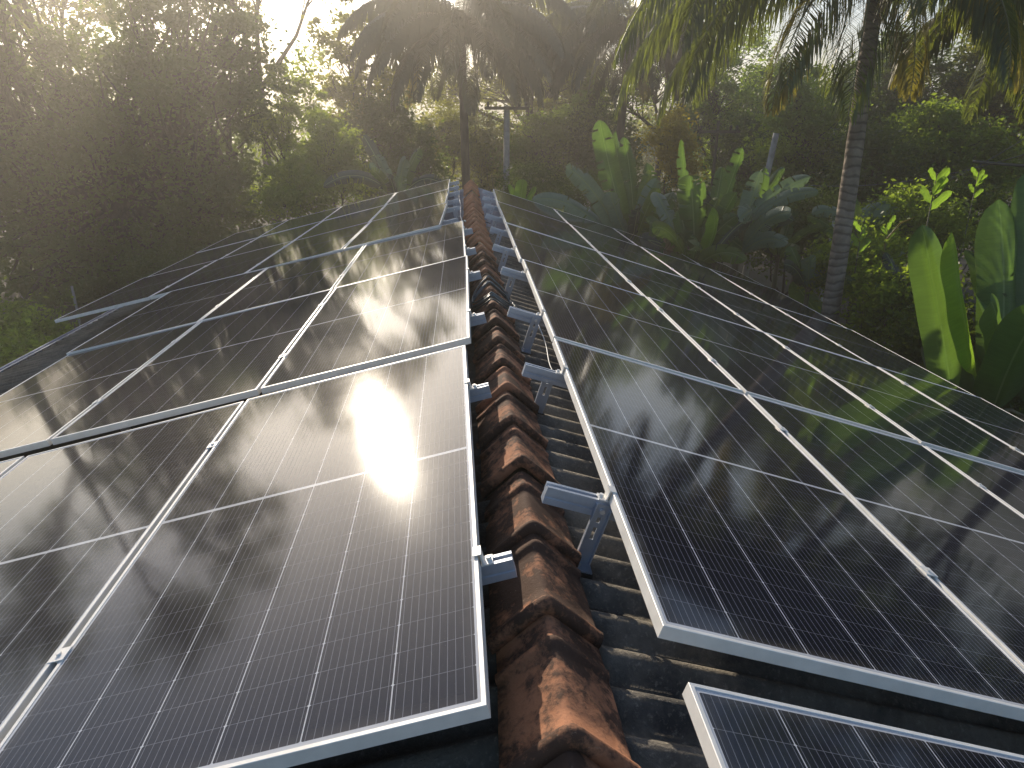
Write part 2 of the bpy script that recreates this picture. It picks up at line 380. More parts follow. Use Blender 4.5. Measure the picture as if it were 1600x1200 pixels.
def tile_mesh(name, seed):
    rnd = random.Random(seed); mb = MB()
    Ln = .43
    prof = [(-.142, -.122), (-.10, -.084), (-.055, -.043), (-.026, -.017), (-.010, -.006), (0, -.003), (.010, -.006), (.026, -.017), (.055, -.043), (.10, -.084), (.142, -.122)]
    # stations along y (0 = near lip): extra height of the rim
    st = [(0, .006, 1.04), (.003, .020, 1.07), (.010, .0255, 1.085), (.022, .0260, 1.085), (.034, .019, 1.06), (.041, .003, 1.01), (.10, 0, 1), (.18, -.001, .99), (.25, -.002, .98), (.285, -.003, .97), (.292, .010, 1.0), (.304, .012, 1.005), (.316, .010, 1.0), (.328, -.003, .965), (Ln, -.006, .95)]
    th = .013; vs = []; n = len(prof)
    for (y, h, s_) in st:
        j = rnd.uniform(-.0012, .0012)
        for (x, z) in prof: vs.append((x*s_+j, y, z*s_ + h - y*.035 + rnd.uniform(-.0008, .0008)))
    for (y, h, s_) in st:
        for (x, z) in prof: vs.append((x*s_*.93, y, z*s_ - th*1.25 - y*.035))
    S = len(st); off = S*n; fs = []
    for i in range(S-1):
        for j in range(n-1):
            a = (i*n+j, i*n+j+1, (i+1)*n+j+1, (i+1)*n+j); fs += [a, tuple(off+q for q in a[::-1])]
        for j in (0, n-1): fs.append((i*n+j, (i+1)*n+j, off+(i+1)*n+j, off+i*n+j))
    for i in (0, S-1):
        for j in range(n-1): fs.append((i*n+j, off+i*n+j, off+i*n+j+1, i*n+j+1))
    mb.add(vs, fs); return mb.mesh(name)
tmesh = [tile_mesh('ridge_tile', s) for s in range(5)]
tmesh2 = [q.copy() for q in tmesh]
for q in tmesh: q.materials.append(M['tile']); q.shade_smooth()
for q in tmesh2: q.materials.append(M['tile2']); q.shade_smooth()
peaks = [-1.35, -.96, -.57, -.18, .22, .62, 1.025, 1.43, 1.80, 2.24, 2.63, 3.02, 3.385, 3.775, 4.18, 4.58, 4.97]
while peaks[-1] < 14.6: peaks.append(peaks[-1] + .385)
rt = random.Random(11)
for k, y in enumerate(peaks):
    clean = y > 6.8
    o = bpy.data.objects.new('ridge_tile', (tmesh2 if clean else tmesh)[k % 5]); COL.objects.link(o); o.parent = house
    up = 0 if y < 7.2 else (.02 if y < 10.6 else (.0 if y < 12.9 else .03))
    o.location = (ridge_x(y) + rt.uniform(-.006, .006), y - 7, -1.160 + up + rt.uniform(-.004, .004) - GZ)
    o.rotation_euler = (RAD(rt.uniform(-.5, .5)), RAD(rt.uniform(-.8, .8)), RAD(rt.uniform(-1.0, 1.0)))
    if y > 7.2 and y < 10.6: o['label'] = 'bright orange ridge tile'

# ------------------------------------------------------------------ solar panels
ROWS = {
 ('L', 0): ([0.0179, 1.0395, -1.0635], [-0.97241, -0.01548, -0.23277], [-0.01784, 0.99981, 0.00805]),
 ('L', 1): ([-0.0001, 3.452, -1.0448], [-0.97324, -0.00055, -0.22981], [-0.00238, 0.99997, 0.00766]),
 ('L', 2): ([-0.018, 5.7448, -1.0345], [-0.9744, -0.01323, -0.22444], [-0.01338, 0.99991, -0.00083]),
 ('M', 3): ([-0.309, 7.944, -1.0751], [-0.9727, 0.01387, -0.23167], [0.01317, 0.9999, 0.0046]),
 ('M', 4): ([-0.3083, 10.2527, -1.0758], [-0.97209, 0.00182, -0.23459], [0.00181, 1.0, 0.00029]),
 ('M', 5): ([-0.32, 12.5513, -1.0772], [-0.9723, -0.00828, -0.2336], [-0.00838, 0.99996, -0.0006]),
 ('R', 0): ([0.4243, 1.2401, -1.0659], [0.95427, -0.01325, -0.29866], [0.01227, 0.99991, -0.00517]),
 ('R', 1): ([0.4522, 3.5366, -1.0729], [0.95496, -0.00464, -0.2967], [0.0044, 0.99999, -0.00145]),
 ('R', 2): ([0.4441, 5.8358, -1.0762], [0.9552, -0.00118, -0.29597], [0.00059, 1.0, -0.00207]),
 ('R', 3): ([0.4456, 8.1411, -1.0725], [0.95419, 0.00288, -0.29917], [-0.00282, 1.0, 0.0006]),
 ('R', 4): ([0.4477, 10.443, -1.0806], [0.95251, -0.01397, -0.30417], [0.01255, 0.9999, -0.00664]),
 ('F', 0): ([0.420, -1.165, -1.094], [0.95427, -0.01325, -0.29866], [0.00827, 0.99991, -0.00517]),
}
PG = .02
def frame_mesh():
    mb = MB(); H = .035
    prof = [(.028, -H), (.0, -H), (.0, -.0012), (.0012, 0), (.0102, 0), (.011, -.0008), (.011, -.003), (.0, -.003001)]
    prof = [(.028, -H+.0015), (.028, -H), (0, -H), (0, -.0012), (.0012, 0), (.0102, 0), (.011, -.0008), (.011, -.0062), (.0016, -.0066), (.0016, -H+.0015)]
    vs = []
    for (d, z) in prof: vs += [(d, d, z), (PW-d, d, z), (PW-d, PL-d, z), (d, PL-d, z)]
    n = len(prof); fs = []
    for i in range(n):
        a, b = i*4, ((i+1) % n)*4
        for j in range(4): fs.append((a+j, b+j, b+(j+1) % 4, a+(j+1) % 4))
    mb.add(vs, fs); me = mb.mesh('frame'); me.materials.append(M['frame']); return me
def glass_mesh():
    mb = MB(); d = .0105; mb.box(d, PW-d, d, PL-d, -.0060, -.0022)
    me = mb.mesh('cell_glass'); me.materials.append(M['cells']); return me
def jbox_mesh():
    mb = MB()
    for x in (.3, .567, .83): mb.box(x-.03, x+.03, PL/2-.05, PL/2+.05, -.026, -.0065)
    me = mb.mesh('junction_box'); me.materials.append(M['rubber']); return me
fm, gm, jm = frame_mesh(), glass_mesh(), jbox_mesh()
ORD = ['first', 'second', 'third', 'fourth', 'fifth', 'sixth']
NC = {'L': 3, 'M': 4, 'R': 4, 'F': 2}
pr = random.Random(2)
def Vn(a): return Vector(a)
def plabel(s, r, c):
    cc = ['beside the ridge', 'second from the ridge', 'third from the ridge', 'outermost of four'][c]
    if (s, r, c) == ('L', 0, 0): return 'nearest left panel beside the tiled ridge, with the blazing sun reflection on it'
    if (s, r, c) == ('R', 0, 0): return 'nearest full panel right of the ridge, black with a pale front frame edge'
    if s == 'F': return ['panel set lower in front of the right array, cut off by the bottom edge', 'panel set lower in front of the right array, outward of the cut off one'][c]
    row = ORD[r]
    if s in 'LM': return 'left slope solar panel in the %s row from the camera, %s' % (row, cc)
    return 'right slope solar panel in the %s row from the camera, %s' % (row, cc)
def basis(U, V, O):
    U = Vector(U).normalized(); V = Vector(V); V = (V - U*V.dot(U)).normalized(); N = U.cross(V)
    m_ = Matrix.Identity(4)
    for i in range(3): m_[i][0] = U[i]; m_[i][1] = V[i]; m_[i][2] = N[i]; m_[i][3] = O[i]
    return m_
for (s, r), (A, U, V) in ROWS.items():
    A, U, V = Vector(A), Vector(U), Vector(V)
    for c in range(NC[s]):
        if s in 'LM': O = A + U*((PW+PG)*c + PW); mm = basis(-U, V, O)
        else: O = A + U*((PW+PG)*c); mm = basis(U, V, O)
        mm = mm @ Matrix.Translation((PW/2, PL/2, 0)) @ Matrix.Rotation(RAD(pr.uniform(-.12, .12)), 4, 'X') @ Matrix.Rotation(RAD(pr.uniform(-.12, .12)), 4, 'Y') @ Matrix.Translation((-PW/2, -PL/2, 0))
        t = empty('solar_panel', mm, plabel(s, r, c), 'solar panel', {'L': 'solar panels on the roof', 'M': 'solar panels on the roof', 'R': 'solar panels on the roof', 'F': 'solar panels on the roof'}[s])
        for nm, me in (('frame', fm), ('cell_glass', gm), ('junction_box', jm)):
            o = bpy.data.objects.new(nm, me); COL.objects.link(o); o.parent = t

# ------------------------------------------------------------------ mounting rails
RW, RH = .040, .058
def rail_profile():
    h = RH; w2 = RW/2
    return [(-w2, 0), (w2, 0), (w2, h*.36), (w2-.004, h*.40), (w2-.004, h*.52), (w2, h*.56), (w2, h), (.008, h), (.008, h-.010), (-.008, h-.010), (-.008, h), (-w2, h), (-w2, h*.56), (-w2+.004, h*.52), (-w2+.004, h*.40), (-w2, h*.36)]
def bracket_mesh(ht):
    mb = MB(); wd = .046; t = .005
    # vertical slotted plate in the xz plane (local): x across, z up from 0 to ht
    x0, x1 = -wd/2, wd/2; s0, s1 = -.006, .006
    mb.box(x0, s0, -t, 0, .0, ht); mb.box(s1, x1, -t, 0, .0, ht)
    zs = [0, ht*.42, ht*.62, ht*.70, ht*.90, ht]
    mb.box(s0, s1, -t, 0, 0, zs[1]); mb.box(s0, s1, -t, 0, zs[2], zs[3]); mb.box(s0, s1, -t, 0, zs[4], zs[5])
    mb.box(x0-.004, x0, -.016, 0, 0, ht)                      # small stiffening lips
    mb.box(x1, x1+.004, -.016, 0, 0, ht)
    mb.box(x0-.006, x1+.006, -.055, -t, 0, t)                 # foot
    return mb.mesh('roof_bracket')
def bolt_mb(mb, x, y, z, ax='z', r=.008, h=.008):
    d = {'z': (0, 0, h), 'y': (0, -h, 0)}[ax]
    mb.tube([(x, y, z), (x+d[0], y+d[1], z+d[2])], r, 6)
railcount = {}
def rail(s, r, k, t, stub, ncol, bpos, bside):
    A, U, V = [Vector(q) for q in ROWS[(s, r)]]
    N = U.cross(V).normalized()
    if N.z < 0: N = -N
    left = s in 'LM'
    ux = -U if left else U
    O = A + V*(t*PL) - N*(.035+RH)
    mm = basis(ux, V, O)
    if left: sg = -1
    else: sg = 1
    total = ncol*(PW+PG) - PG
    side = 'left' if left else 'right'
    near = 'nearer' if k == 0 else 'farther'
    rowtxt = 'lower front panel' if s == 'F' else ORD[r] + ' panel row'
    lab = 'aluminium mounting rail on the %s slope, the %s rail under the %s' % (side, near, rowtxt)
    if (s, r, k) == ('R', 0, 0): lab = 'blue grey aluminium rail with slotted upright bracket, nearest one right of the ridge'
    if (s, r, k) == ('L', 0, 0): lab = 'short rail end with square clamp poking out left of the ridge, nearest one'
    T = empty('mounting_rail', mm, lab, 'mounting rail', 'aluminium rails carrying the panels')
    mb = MB(); xa, xb = -stub*sg, (total+.03)*sg
    mb.prismx(rail_profile(), min(xa, xb), max(xa, xb)); mb.build('rail_bar', M['rail'], T)
    top = RH
    # mid clamps in the gaps
    def clampmesh(x, end):
        c = MB()
        if end:
            c.box(x-.016, x+.016, -.020, .020, top, top+.004)
            c.box(x+.010*sg-.002, x+.010*sg+.002, -.020, .020, top+.004, top+.0385)
            xx = x+.016*sg; c.box(min(x+.008*sg, x+.030*sg), max(x+.008*sg, x+.030*sg), -.020, .020, top+.0358, top+.0395)
            bolt_mb(c, x-.006*sg, 0, top+.004, 'z', .008, .010)
        else:
            c.box(x-.022, x+.022, -.025, .025, top+.0355, top+.0390); bolt_mb(c, x, 0, top+.0390, 'z', .007, .006)
            c.box(x-.004, x+.004, -.018, .018, top, top+.0355)
        return c
    clampmesh(-.018*sg, True).build('end_clamp', M['frame'], T)
    for c in range(1, ncol): clampmesh(((PW+PG)*c - PG/2)*sg, False).build('mid_clamp', M['frame'], T)
    for q, u in enumerate(bpos):
        x = u*sg
        # distance from rail underside down to the sheets, along the normal
        P = O + ux*x; gap = (P.z - (roof_z(P.x) + AMP)) * N.z
        ht = gap + RH*.85
        if ht < .05: continue
        bm_ = bracket_mesh(ht); bs = bside if q == 0 else -1
        bo = mesh_obj('roof_bracket', bm_, M['rail'], T)
        if bs < 0: bo.location = (x, -RW/2-.0005, -gap)
        else: bo.location = (x, RW/2+.0005, -gap); bo.rotation_euler = (0, 0, math.pi)
        bb = MB(); ys = -RW/2-.0055 if bs < 0 else RW/2+.0055
        yy = ys if bs < 0 else ys
        bb.tube([(x, ys, RH*.45), (x, ys+(-.009 if bs < 0 else .009), RH*.45)], .009, 6)
        bb.tube([(x-.018, ys+(-.028 if bs < 0 else .028), -gap+.004), (x-.018, ys+(-.028 if bs < 0 else .028), -gap+.018)], .008, 6)
        bb.build('bolt', M['bolt'], T)
        rb = MB(); y0_, y1_ = (ys-.055, ys+.012) if bs < 0 else (ys-.012, ys+.055)
        rb.box(x-.032, x+.032, y0_, y1_, -gap-.016, -gap-.0005); rb.build('rubber_pad', M['rubber'], T)
TT = {'L': (.222, .775), 'M': (.24, .77), 'R': (.275, .79), 'F': (.25, .60)}
for (s, r) in ROWS:
    for k in (0, 1):
        t = TT[s][k] + (0 if r == 0 else pr.uniform(-.02, .02))
        if (s, r, k) == ('R', 1, 0): t = .24
        if s == 'L': rail(s, r, k, t, .085, 3, [.9, 2.2], -1)
        elif s == 'M': rail(s, r, k, t, .18, 4, [-.10, 1.6, 3.0], -1)
        elif s == 'F': rail(s, r, k, t, -.05, 2, [.5], -1)
        else:
            bside = 1 if (r, k) in ((0, 1), (1, 1), (3, 0)) else -1
            bp = {(0, 0): -.012, (0, 1): -.05, (1, 0): -.03, (1, 1): -.085}.get((r, k), -.07)
            rail(s, r, k, t, [.20, .185, .205, .19][(r*2+k) % 4], 4, [bp, 1.7, 3.2], bside)

# ------------------------------------------------------------------ cables on the roof
def ridge_surf(x, y):
    d = abs(x - ridge_x(y)); zt = -1.160 + .006 - d*.86
    return max(zt if d < .142 else -9, roof_z(x) + AMP)
rc = random.Random(5); cb = MB()
for k in range(7):
    pts = []; cx = .17 + rc.uniform(-.012, .012); cy = 4.98 + rc.uniform(-.05, .05); rx = .165 + rc.uniform(-.02, .02); ry = .23 + rc.uniform(-.04, .04); ph = rc.uniform(0, 6)
    for i in range(41):
        a = 2*math.pi*i/40
        x = cx + rx*math.cos(a)*(1+.05*math.sin(3*a+ph)); y = cy + ry*math.sin(a)
        pts.append((x, y, ridge_surf(x, y) + .014 + .009*k*.6 + .006*math.sin(2*a+ph)))
    cb.tube(pts, .0065, 6)
pts = [(.30, 4.9, ridge_surf(.30, 4.9)+.02), (.40, 4.86, -1.33), (.52, 4.80, -1.36), (.66, 4.77, -1.39)]
cb.tube(pts, .0065, 6)
tag(cb.build('cable_coil', M['cable'], smooth=True), 'loose coil of dark cable draped over the tiled ridge', 'cable')
wc = MB(); wp = []
a0, b0, c0 = Vector((.412, 3.96, -1.13)), Vector((.47, 3.55, -1.30)), Vector((.385, 3.07, -1.12))
for i in range(25):
    t = i/24; wp.append(a0*(1-t)**2 + b0*2*t*(1-t) + c0*t*t + Vector((.006*math.sin(t*9), 0, 0)))
wc.tube(wp, .0035, 5)
tag(wc.build('thin_cable', M['whitecable'], smooth=True), 'thin pale wire hanging between two rails right of the ridge', 'cable')
wc = MB(); wp = [(-.02, 8.05, -1.05), (-.045, 8.5, -1.10), (-.05, 9.2, -1.22), (-.10, 10.3, -1.27), (-.11, 11.6, -1.26), (-.13, 13.1, -1.28), (-.15, 14.6, -1.29)]
wc.tube([Vector(p)+Vector((.012*math.sin(i*2.1), 0, 0)) for i, p in enumerate(wp)], .008, 6)
tag(wc.build('conduit', M['whitecable'], smooth=True), 'pale conduit running along the far left side of the ridge', 'conduit')
wc = MB(); p0 = Vector((.66, 1.30, roof_z(.66)+AMP+.012)); wc.tube([p0, Vector((.70, 1.05, roof_z(.70)+AMP+.012)), Vector((.75, .3, roof_z(.75)+AMP+.012))], .011, 8)
tag(wc.build('conduit', M['gutter'], smooth=True), 'dull grey pipe lying on the sheets below the nearest right panel', 'conduit')

# ------------------------------------------------------------------ vegetation
def leaf_quads(C, size, rng, flat=.35, droop=.35):
    """C: (N,3) leaf centres; returns (N,4,3) kite-shaped leaves with random orientation"""
    n = len(C)
    d = rng.normal(size=(n, 3)); d[:, 2] = d[:, 2]*.6 - droop; d /= np.linalg.norm(d, axis=1)[:, None]
    a = rng.normal(size=(n, 3)); a[:, 2] *= flat; s = np.cross(d, a); s /= np.linalg.norm(s, axis=1)[:, None] + 1e-9
    sz = size*(.6 + .8*rng.rand(n))[:, None]; nn = np.cross(d, s)
    b = C - d*sz*.5; t = C + d*sz*.5; m1 = C - d*sz*.05 + s*sz*.24 + nn*sz*.05; m2 = C - d*sz*.05 - s*sz*.24 + nn*sz*.05
    return np.stack([b, m1, t, m2], 1)
def tree(name, label, cat, base, blobs, nleaf, lsize, mat, trunk=.15, clump=.35, nclump=60, bark='bark', group=None, seed=0, limbs=True, shell=.55, extra=None, tall=None, twigs=.6):
    """blobs: list of (centre xyz world, (rx,ry,rz)). Everything is stored relative to the base."""
    rng = np.random.RandomState(seed); rnd = random.Random(seed)
    B = np.array([base[0], base[1], base[2] if len(base) > 2 else GZ], float)
    T = empty(name, tuple(B), label, cat, group)
    vol = np.array([b[1][0]*b[1][1]*b[1][2] for b in blobs])**.67; vol /= vol.sum()
    cl = []
    for (c, r), p in zip(blobs, vol):
        k = max(3, int(nclump*p)); d = rng.normal(size=(k, 3)); d /= np.linalg.norm(d, axis=1)[:, None]
        rr = shell + (1-shell)*rng.rand(k, 1)**.6; rr *= (.85+.3*rng.rand(k, 1))
        cl.append(np.array(c) + d*rr*np.array(r))
    cl = np.concatenate(cl); nc = len(cl)
    per = rng.dirichlet(np.ones(nc)*2.5)*nleaf; L_ = []
    for c, q in zip(cl, per):
        q = int(q)
        if q < 1: continue
        s_ = clump*rnd.choice([.45, .6, .8, 1.0, 1.4])
        L_.append(c + rng.normal(size=(q, 3))*np.array([s_, s_, s_*.62]))
    if extra is not None: L_.append(extra)
    C = np.concatenate(L_) - B
    C = C[C[:, 2] > .1]
    o = mesh_obj('crown', quads_mesh('crown', leaf_quads(C, lsize, rng)), M[mat] if isinstance(mat, str) else mat, T)
    tb = MB()
    cen = np.mean([b[0] for b in blobs], axis=0) - B
    fork = Vector((cen[0]*.6, cen[1]*.6, max(.5, cen[2]*.55)))
    p0, p1 = Vector((0, 0, -.2)), fork
    mid = p0.lerp(p1, .5) + Vector((rnd.uniform(-.2, .2), rnd.uniform(-.2, .2), 0))
    tb.tube([p0, p0.lerp(mid, .5), mid, p1], [trunk*1.25, trunk*1.02, trunk*.9, trunk*.7], 9)
    if limbs:
        for (c, r) in blobs:
            e = Vector(np.array(c) - B); m1 = fork.lerp(e, .5) + Vector((rnd.uniform(-.3, .3), rnd.uniform(-.3, .3), -.2))
            tb.tube([fork, fork.lerp(m1, .6), m1, e], [trunk*.6, trunk*.45, trunk*.34, trunk*.16], 6)
            cc = [q for q in cl if np.linalg.norm((q-np.array(c))/np.array(r)) < 1.25]
            rnd.shuffle(cc)
            for q in cc[:int(len(cc)*twigs)]:
                f = Vector(q - B); s0 = m1.lerp(e, rnd.uniform(0, 1)); mm_ = s0.lerp(f, .55) + Vector((rnd.uniform(-.12, .12),)*3)
                tb.tube([s0, mm_, f], [trunk*.16, trunk*.10, trunk*.035], 4)
    tb.build('trunk', M[bark], T, True)
    return T
def B_(px, py, Y, rx, ry, rd=None):
    c = at(px, py, Y); k = Y/FPX*1.02
    return (tuple(c), (rx*k, (rd or rx)*k, ry*k))
def foot(px, Y, z=GZ):
    c = at(px, 300, Y); return (c[0], c[1], z)

# big dense tree on the left
tree('broadleaf_tree', 'huge dense dark tree filling the left side behind the roof', 'tree', foot(210, 23),
     [B_(60, 330, 22, 110, 120), B_(200, 300, 23, 130, 150), B_(310, 330, 22, 95, 110), B_(300, 170, 23, 105, 120), B_(170, 170, 24, 110, 100), B_(335, 60, 23, 66, 85), B_(60, 430, 20, 90, 60), B_(180, 440, 20, 90, 50), B_(40, 210, 23, 80, 90), B_(235, 60, 24, 75, 70), B_(120, 420, 21, 110, 70), B_(250, 420, 21, 110, 60), B_(370, 240, 22.5, 55, 100), B_(-60, 200, 22, 90, 200), B_(-120, -60, 22, 110, 220), B_(20, -40, 24, 40, 50)],
     95000, .165, 'leaf_dark', .42, .40, 620, seed=1, shell=.35)
tree('broadleaf_tree', 'sparse olive tree with thin branches against the sky at top left', 'tree', foot(70, 34),
     [B_(60, 60, 34, 70, 60), B_(130, 40, 35, 60, 50), B_(0, 20, 34, 60, 60), B_(100, -30, 34, 90, 50)], 4200, .26, 'leaf_olive', .22, .5, 60, seed=2, twigs=.9)
tree('broadleaf_tree', 'thin yellowish tree just right of the huge dark tree, against the hazy hill', 'tree', foot(455, 25),
     [B_(452, 130, 25, 34, 50), B_(440, 200, 25, 36, 50), B_(470, 260, 25, 50, 40), B_(500, 190, 25.4, 28, 60), B_(395, 190, 24.6, 28, 60), B_(450, 300, 24.5, 50, 30)], 8500, .16, 'leaf_bright', .10, .22, 130, seed=3, bark='bark', shell=.2)
tree('broadleaf_tree', 'tall sparse tree with bare limbs between the hazy hill and the left palm', 'tree', foot(545, 28),
     [B_(540, 60, 28, 42, 60), B_(575, 120, 28, 40, 50), B_(520, 130, 28, 22, 40), B_(600, 30, 29, 36, 40), B_(560, 190, 28, 45, 40)], 6500, .18, 'leaf_olive', .13, .26, 110, seed=4, shell=.3, twigs=.9)
tree('broadleaf_tree', 'wispy tree top poking up left of the hazy hill', 'tree', foot(365, 30),
     [B_(362, 30, 30, 26, 36), B_(395, 40, 30, 14, 40)], 1500, .17, 'leaf_olive', .09, .22, 40, seed=5, shell=.3, twigs=1)
tree('shrub', 'bright sunlit leafy shrub at the far left corner of the roof, behind the panels', 'shrub', foot(460, 19.5),
     [B_(440, 315, 19.5, 42, 26), B_(500, 300, 20, 42, 26), B_(455, 270, 20, 30, 30)], 5200, .12, 'leaf_bright', .05, .2, 90, seed=6, shell=.3)
def AE(az, el, Y, rx, rz):
    return ((math.tan(RAD(az))*Y, Y, math.tan(RAD(el))*Y/math.cos(RAD(az))), (rx, rx, rz))
tree('broadleaf_tree', 'tall open tree behind the huge dark tree, its top out of the photo', 'tree', (-19, 27, GZ),
     [AE(-30, 16.5, 26, 1.5, 1.5), AE(-33.5, 18, 26, 1.4, 1.9), AE(-40, 20, 26, 2.4, 2.2), AE(-46, 13, 26, 2.6, 2.4), AE(-42, 9, 27, 2.4, 1.6)], 15000, .2, 'leaf_dark', .3, .4, 150, seed=91, shell=.2, twigs=.8)
# the middle thicket
mid_specs = [
 ((600, 230), 24, 62, 75, 'leaf_dark', 'dark thicket tree behind the far end of the left panels'),
 ((645, 255), 23, 42, 50, 'leaf_dark', 'low dark shrubby tree left of the thin palm trunk'),
 ((760, 235), 30, 60, 70, 'leaf_olive', 'olive tree behind the crossarm pole, right of the thin palm trunk'),
 ((850, 230), 28, 55, 60, 'leaf_mid', 'speckled green tree right of the crossarm pole'),
 ((870, 90), 40, 70, 90, 'leaf_olive', 'pale airy tree seen between the two middle palms'),
 ((930, 220), 31, 60, 55, 'leaf_dark', 'dark tree behind the banana clump right of the ridge'),
 ((1120, 150), 33, 70, 80, 'leaf_mid', 'feathery green tree behind the middle banana clump'),
 ((1180, 240), 27, 55, 60, 'leaf_dark', 'dark tree behind the leaning concrete pole'),
 ((1265, 205), 22, 66, 88, 'leaf_mid', 'rounded green tree just left of the near palm trunk'),
 ((1220, 150), 36, 90, 45, 'leaf_dark', 'tall dark canopy left of the near palm trunk, high up'),
 ((1430, 135), 24, 85, 80, 'leaf_dark', 'large dark tree right of the near palm trunk'),
 ((1480, 235), 20, 85, 65, 'leaf_mid', 'dense green tree at the right behind the overhead wires'),
 ((1575, 120), 22, 60, 110, 'leaf_olive', 'yellowish tree at the right edge under the drooping fronds'),
 ((1370, 260), 19, 60, 60, 'leaf_dark', 'dark tree immediately right of the near palm trunk, lower'),
]
for i, ((px, py), Y, rx, ry, mt, lab) in enumerate(mid_specs):
    if Y < 31 and px < 1000: Y = Y + 3
    bl = [B_(px, py, Y, rx, ry), B_(px-rx*.6, py+ry*.5, Y-.5, rx*.6, ry*.5), B_(px+rx*.6, py+ry*.35, Y+.5, rx*.6, ry*.55), B_(px+rx*.1, py+ry*1.1, Y, rx*.9, ry*.6), B_(px-rx*.3, py-ry*.5, Y, rx*.5, ry*.5)]
    vol = rx*ry/4000
    tree('broadleaf_tree', lab, 'tree', foot(px, Y), bl, int(15000*vol), .095+Y*.0017, mt, .14, .30, int(150*vol**.5)+30, seed=20+i, shell=.35, group='trees in the thicket behind the roof')
# tall canopy outside the frame to the right and far left (seen only in the panels)
for i, (az, el, Y, r_, mt, lab) in enumerate([(47, 13, 16, 3.2, 'leaf_dark', 'tall tree at the right whose canopy rises out of the photo'), (57, 12, 14, 3.6, 'leaf_dark', 'tall tree beyond the right edge, mirrored in the near panels'),
        (68, 12, 13, 3.4, 'leaf_mid', 'tree far to the right of the house, outside the photo')]):
    c = (math.tan(RAD(az))*Y, Y, math.tan(RAD(el))*Y/math.cos(RAD(az)))
    tree('broadleaf_tree', lab, 'tree', (c[0], c[1], GZ), [(c, (r_, r_, r_)), ((c[0]+1.5, c[1], c[2]-3), (r_, r_, r_*.8)), ((c[0]-1.5, c[1]+.5, c[2]-4.2), (r_*.8, r_*.8, r_*.6))], 9000, .24, mt, .25, .4, 120, seed=60+i, shell=.3)
tree('broadleaf_tree', 'airy tall tree rising out of the photo above the hazy hill', 'tree', foot(430, 30),
     [B_(330, -90, 30, 80, 60), B_(420, -110, 30, 60, 50), B_(500, -50, 30, 45, 35), B_(250, -120, 30, 60, 60)], 9000, .2, 'leaf_olive', .2, .4, 110, seed=77, shell=.2, twigs=.8)
tree('broadleaf_tree', 'pale olive tree filling the gap between the two middle palms', 'tree', foot(850, 36),
     [B_(830, 60, 36, 60, 50), B_(880, 110, 36, 60, 50), B_(770, 120, 36, 60, 40), B_(790, 20, 36, 50, 40), B_(690, 130, 36, 60, 40), B_(930, 20, 36, 60, 40)], 16000, .17, 'leaf_olive', .2, .4, 170, seed=78, shell=.2, twigs=.8)
tree('broadleaf_tree', 'pale olive tree behind the second palm and rusty bush', 'tree', foot(1020, 36),
     [B_(1010, 110, 36, 60, 60), B_(1070, 90, 36, 50, 50), B_(960, 150, 36, 50, 50), B_(1040, 10, 36, 60, 40), B_(1160, 70, 36, 50, 45)], 11000, .17, 'leaf_mid', .2, .4, 120, seed=79, shell=.2, twigs=.8)
# far belt of trees below the hills
fr = random.Random(9); k = 0
for az in np.linspace(-42, 46, 22):
    Y = fr.uniform(46, 70); el = fr.uniform(1.5, 4.2); 
    if -19 < az < -11: el = 1.0
    c = (math.tan(RAD(az))*Y, Y, math.tan(RAD(el))*Y)
    r_ = fr.uniform(3.2, 5)
    tree('broadleaf_tree', 'hazy far tree in the belt of woods below the hills', 'tree', (c[0], c[1], GZ), [((c[0], c[1], c[2]-r_*.6), (r_, r_, r_)), ((c[0]+2, c[1], c[2]-r_*1.5), (r_*1.1, r_, r_)), ((c[0]-2.4, c[1], c[2]-r_*1.3), (r_, r_, r_))],
         8000, .30, ['leaf_dark', 'leaf_olive', 'leaf_mid'][k % 3], .25, .8, 50, seed=100+k, limbs=False, group='far belt of trees below the hills'); k += 1
for i, (px, py, Y, rx, ry, mt, lab) in enumerate([(520, 235, 22, 40, 50, 'leaf_bright', 'yellow green sunlit shrub left of the shaded banana plant'), (690, 200, 31, 40, 40, 'leaf_olive', 'olive tree top just left of the thin palm trunk'),
        (905, 190, 31, 40, 40, 'leaf_mid', 'small green tree between the crossarm pole and the second palm'), (1350, 130, 30, 60, 50, 'leaf_mid', 'airy green tree top right behind the near palm trunk')]):
    tree('broadleaf_tree', lab, 'tree', foot(px, Y), [B_(px, py, Y, rx, ry), B_(px+rx*.5, py+ry*.8, Y, rx*.7, ry*.6), B_(px-rx*.6, py+ry*.5, Y, rx*.5, ry*.6)], 8000, .12, mt, .08, .22, 120, seed=300+i, shell=.25, twigs=.8)
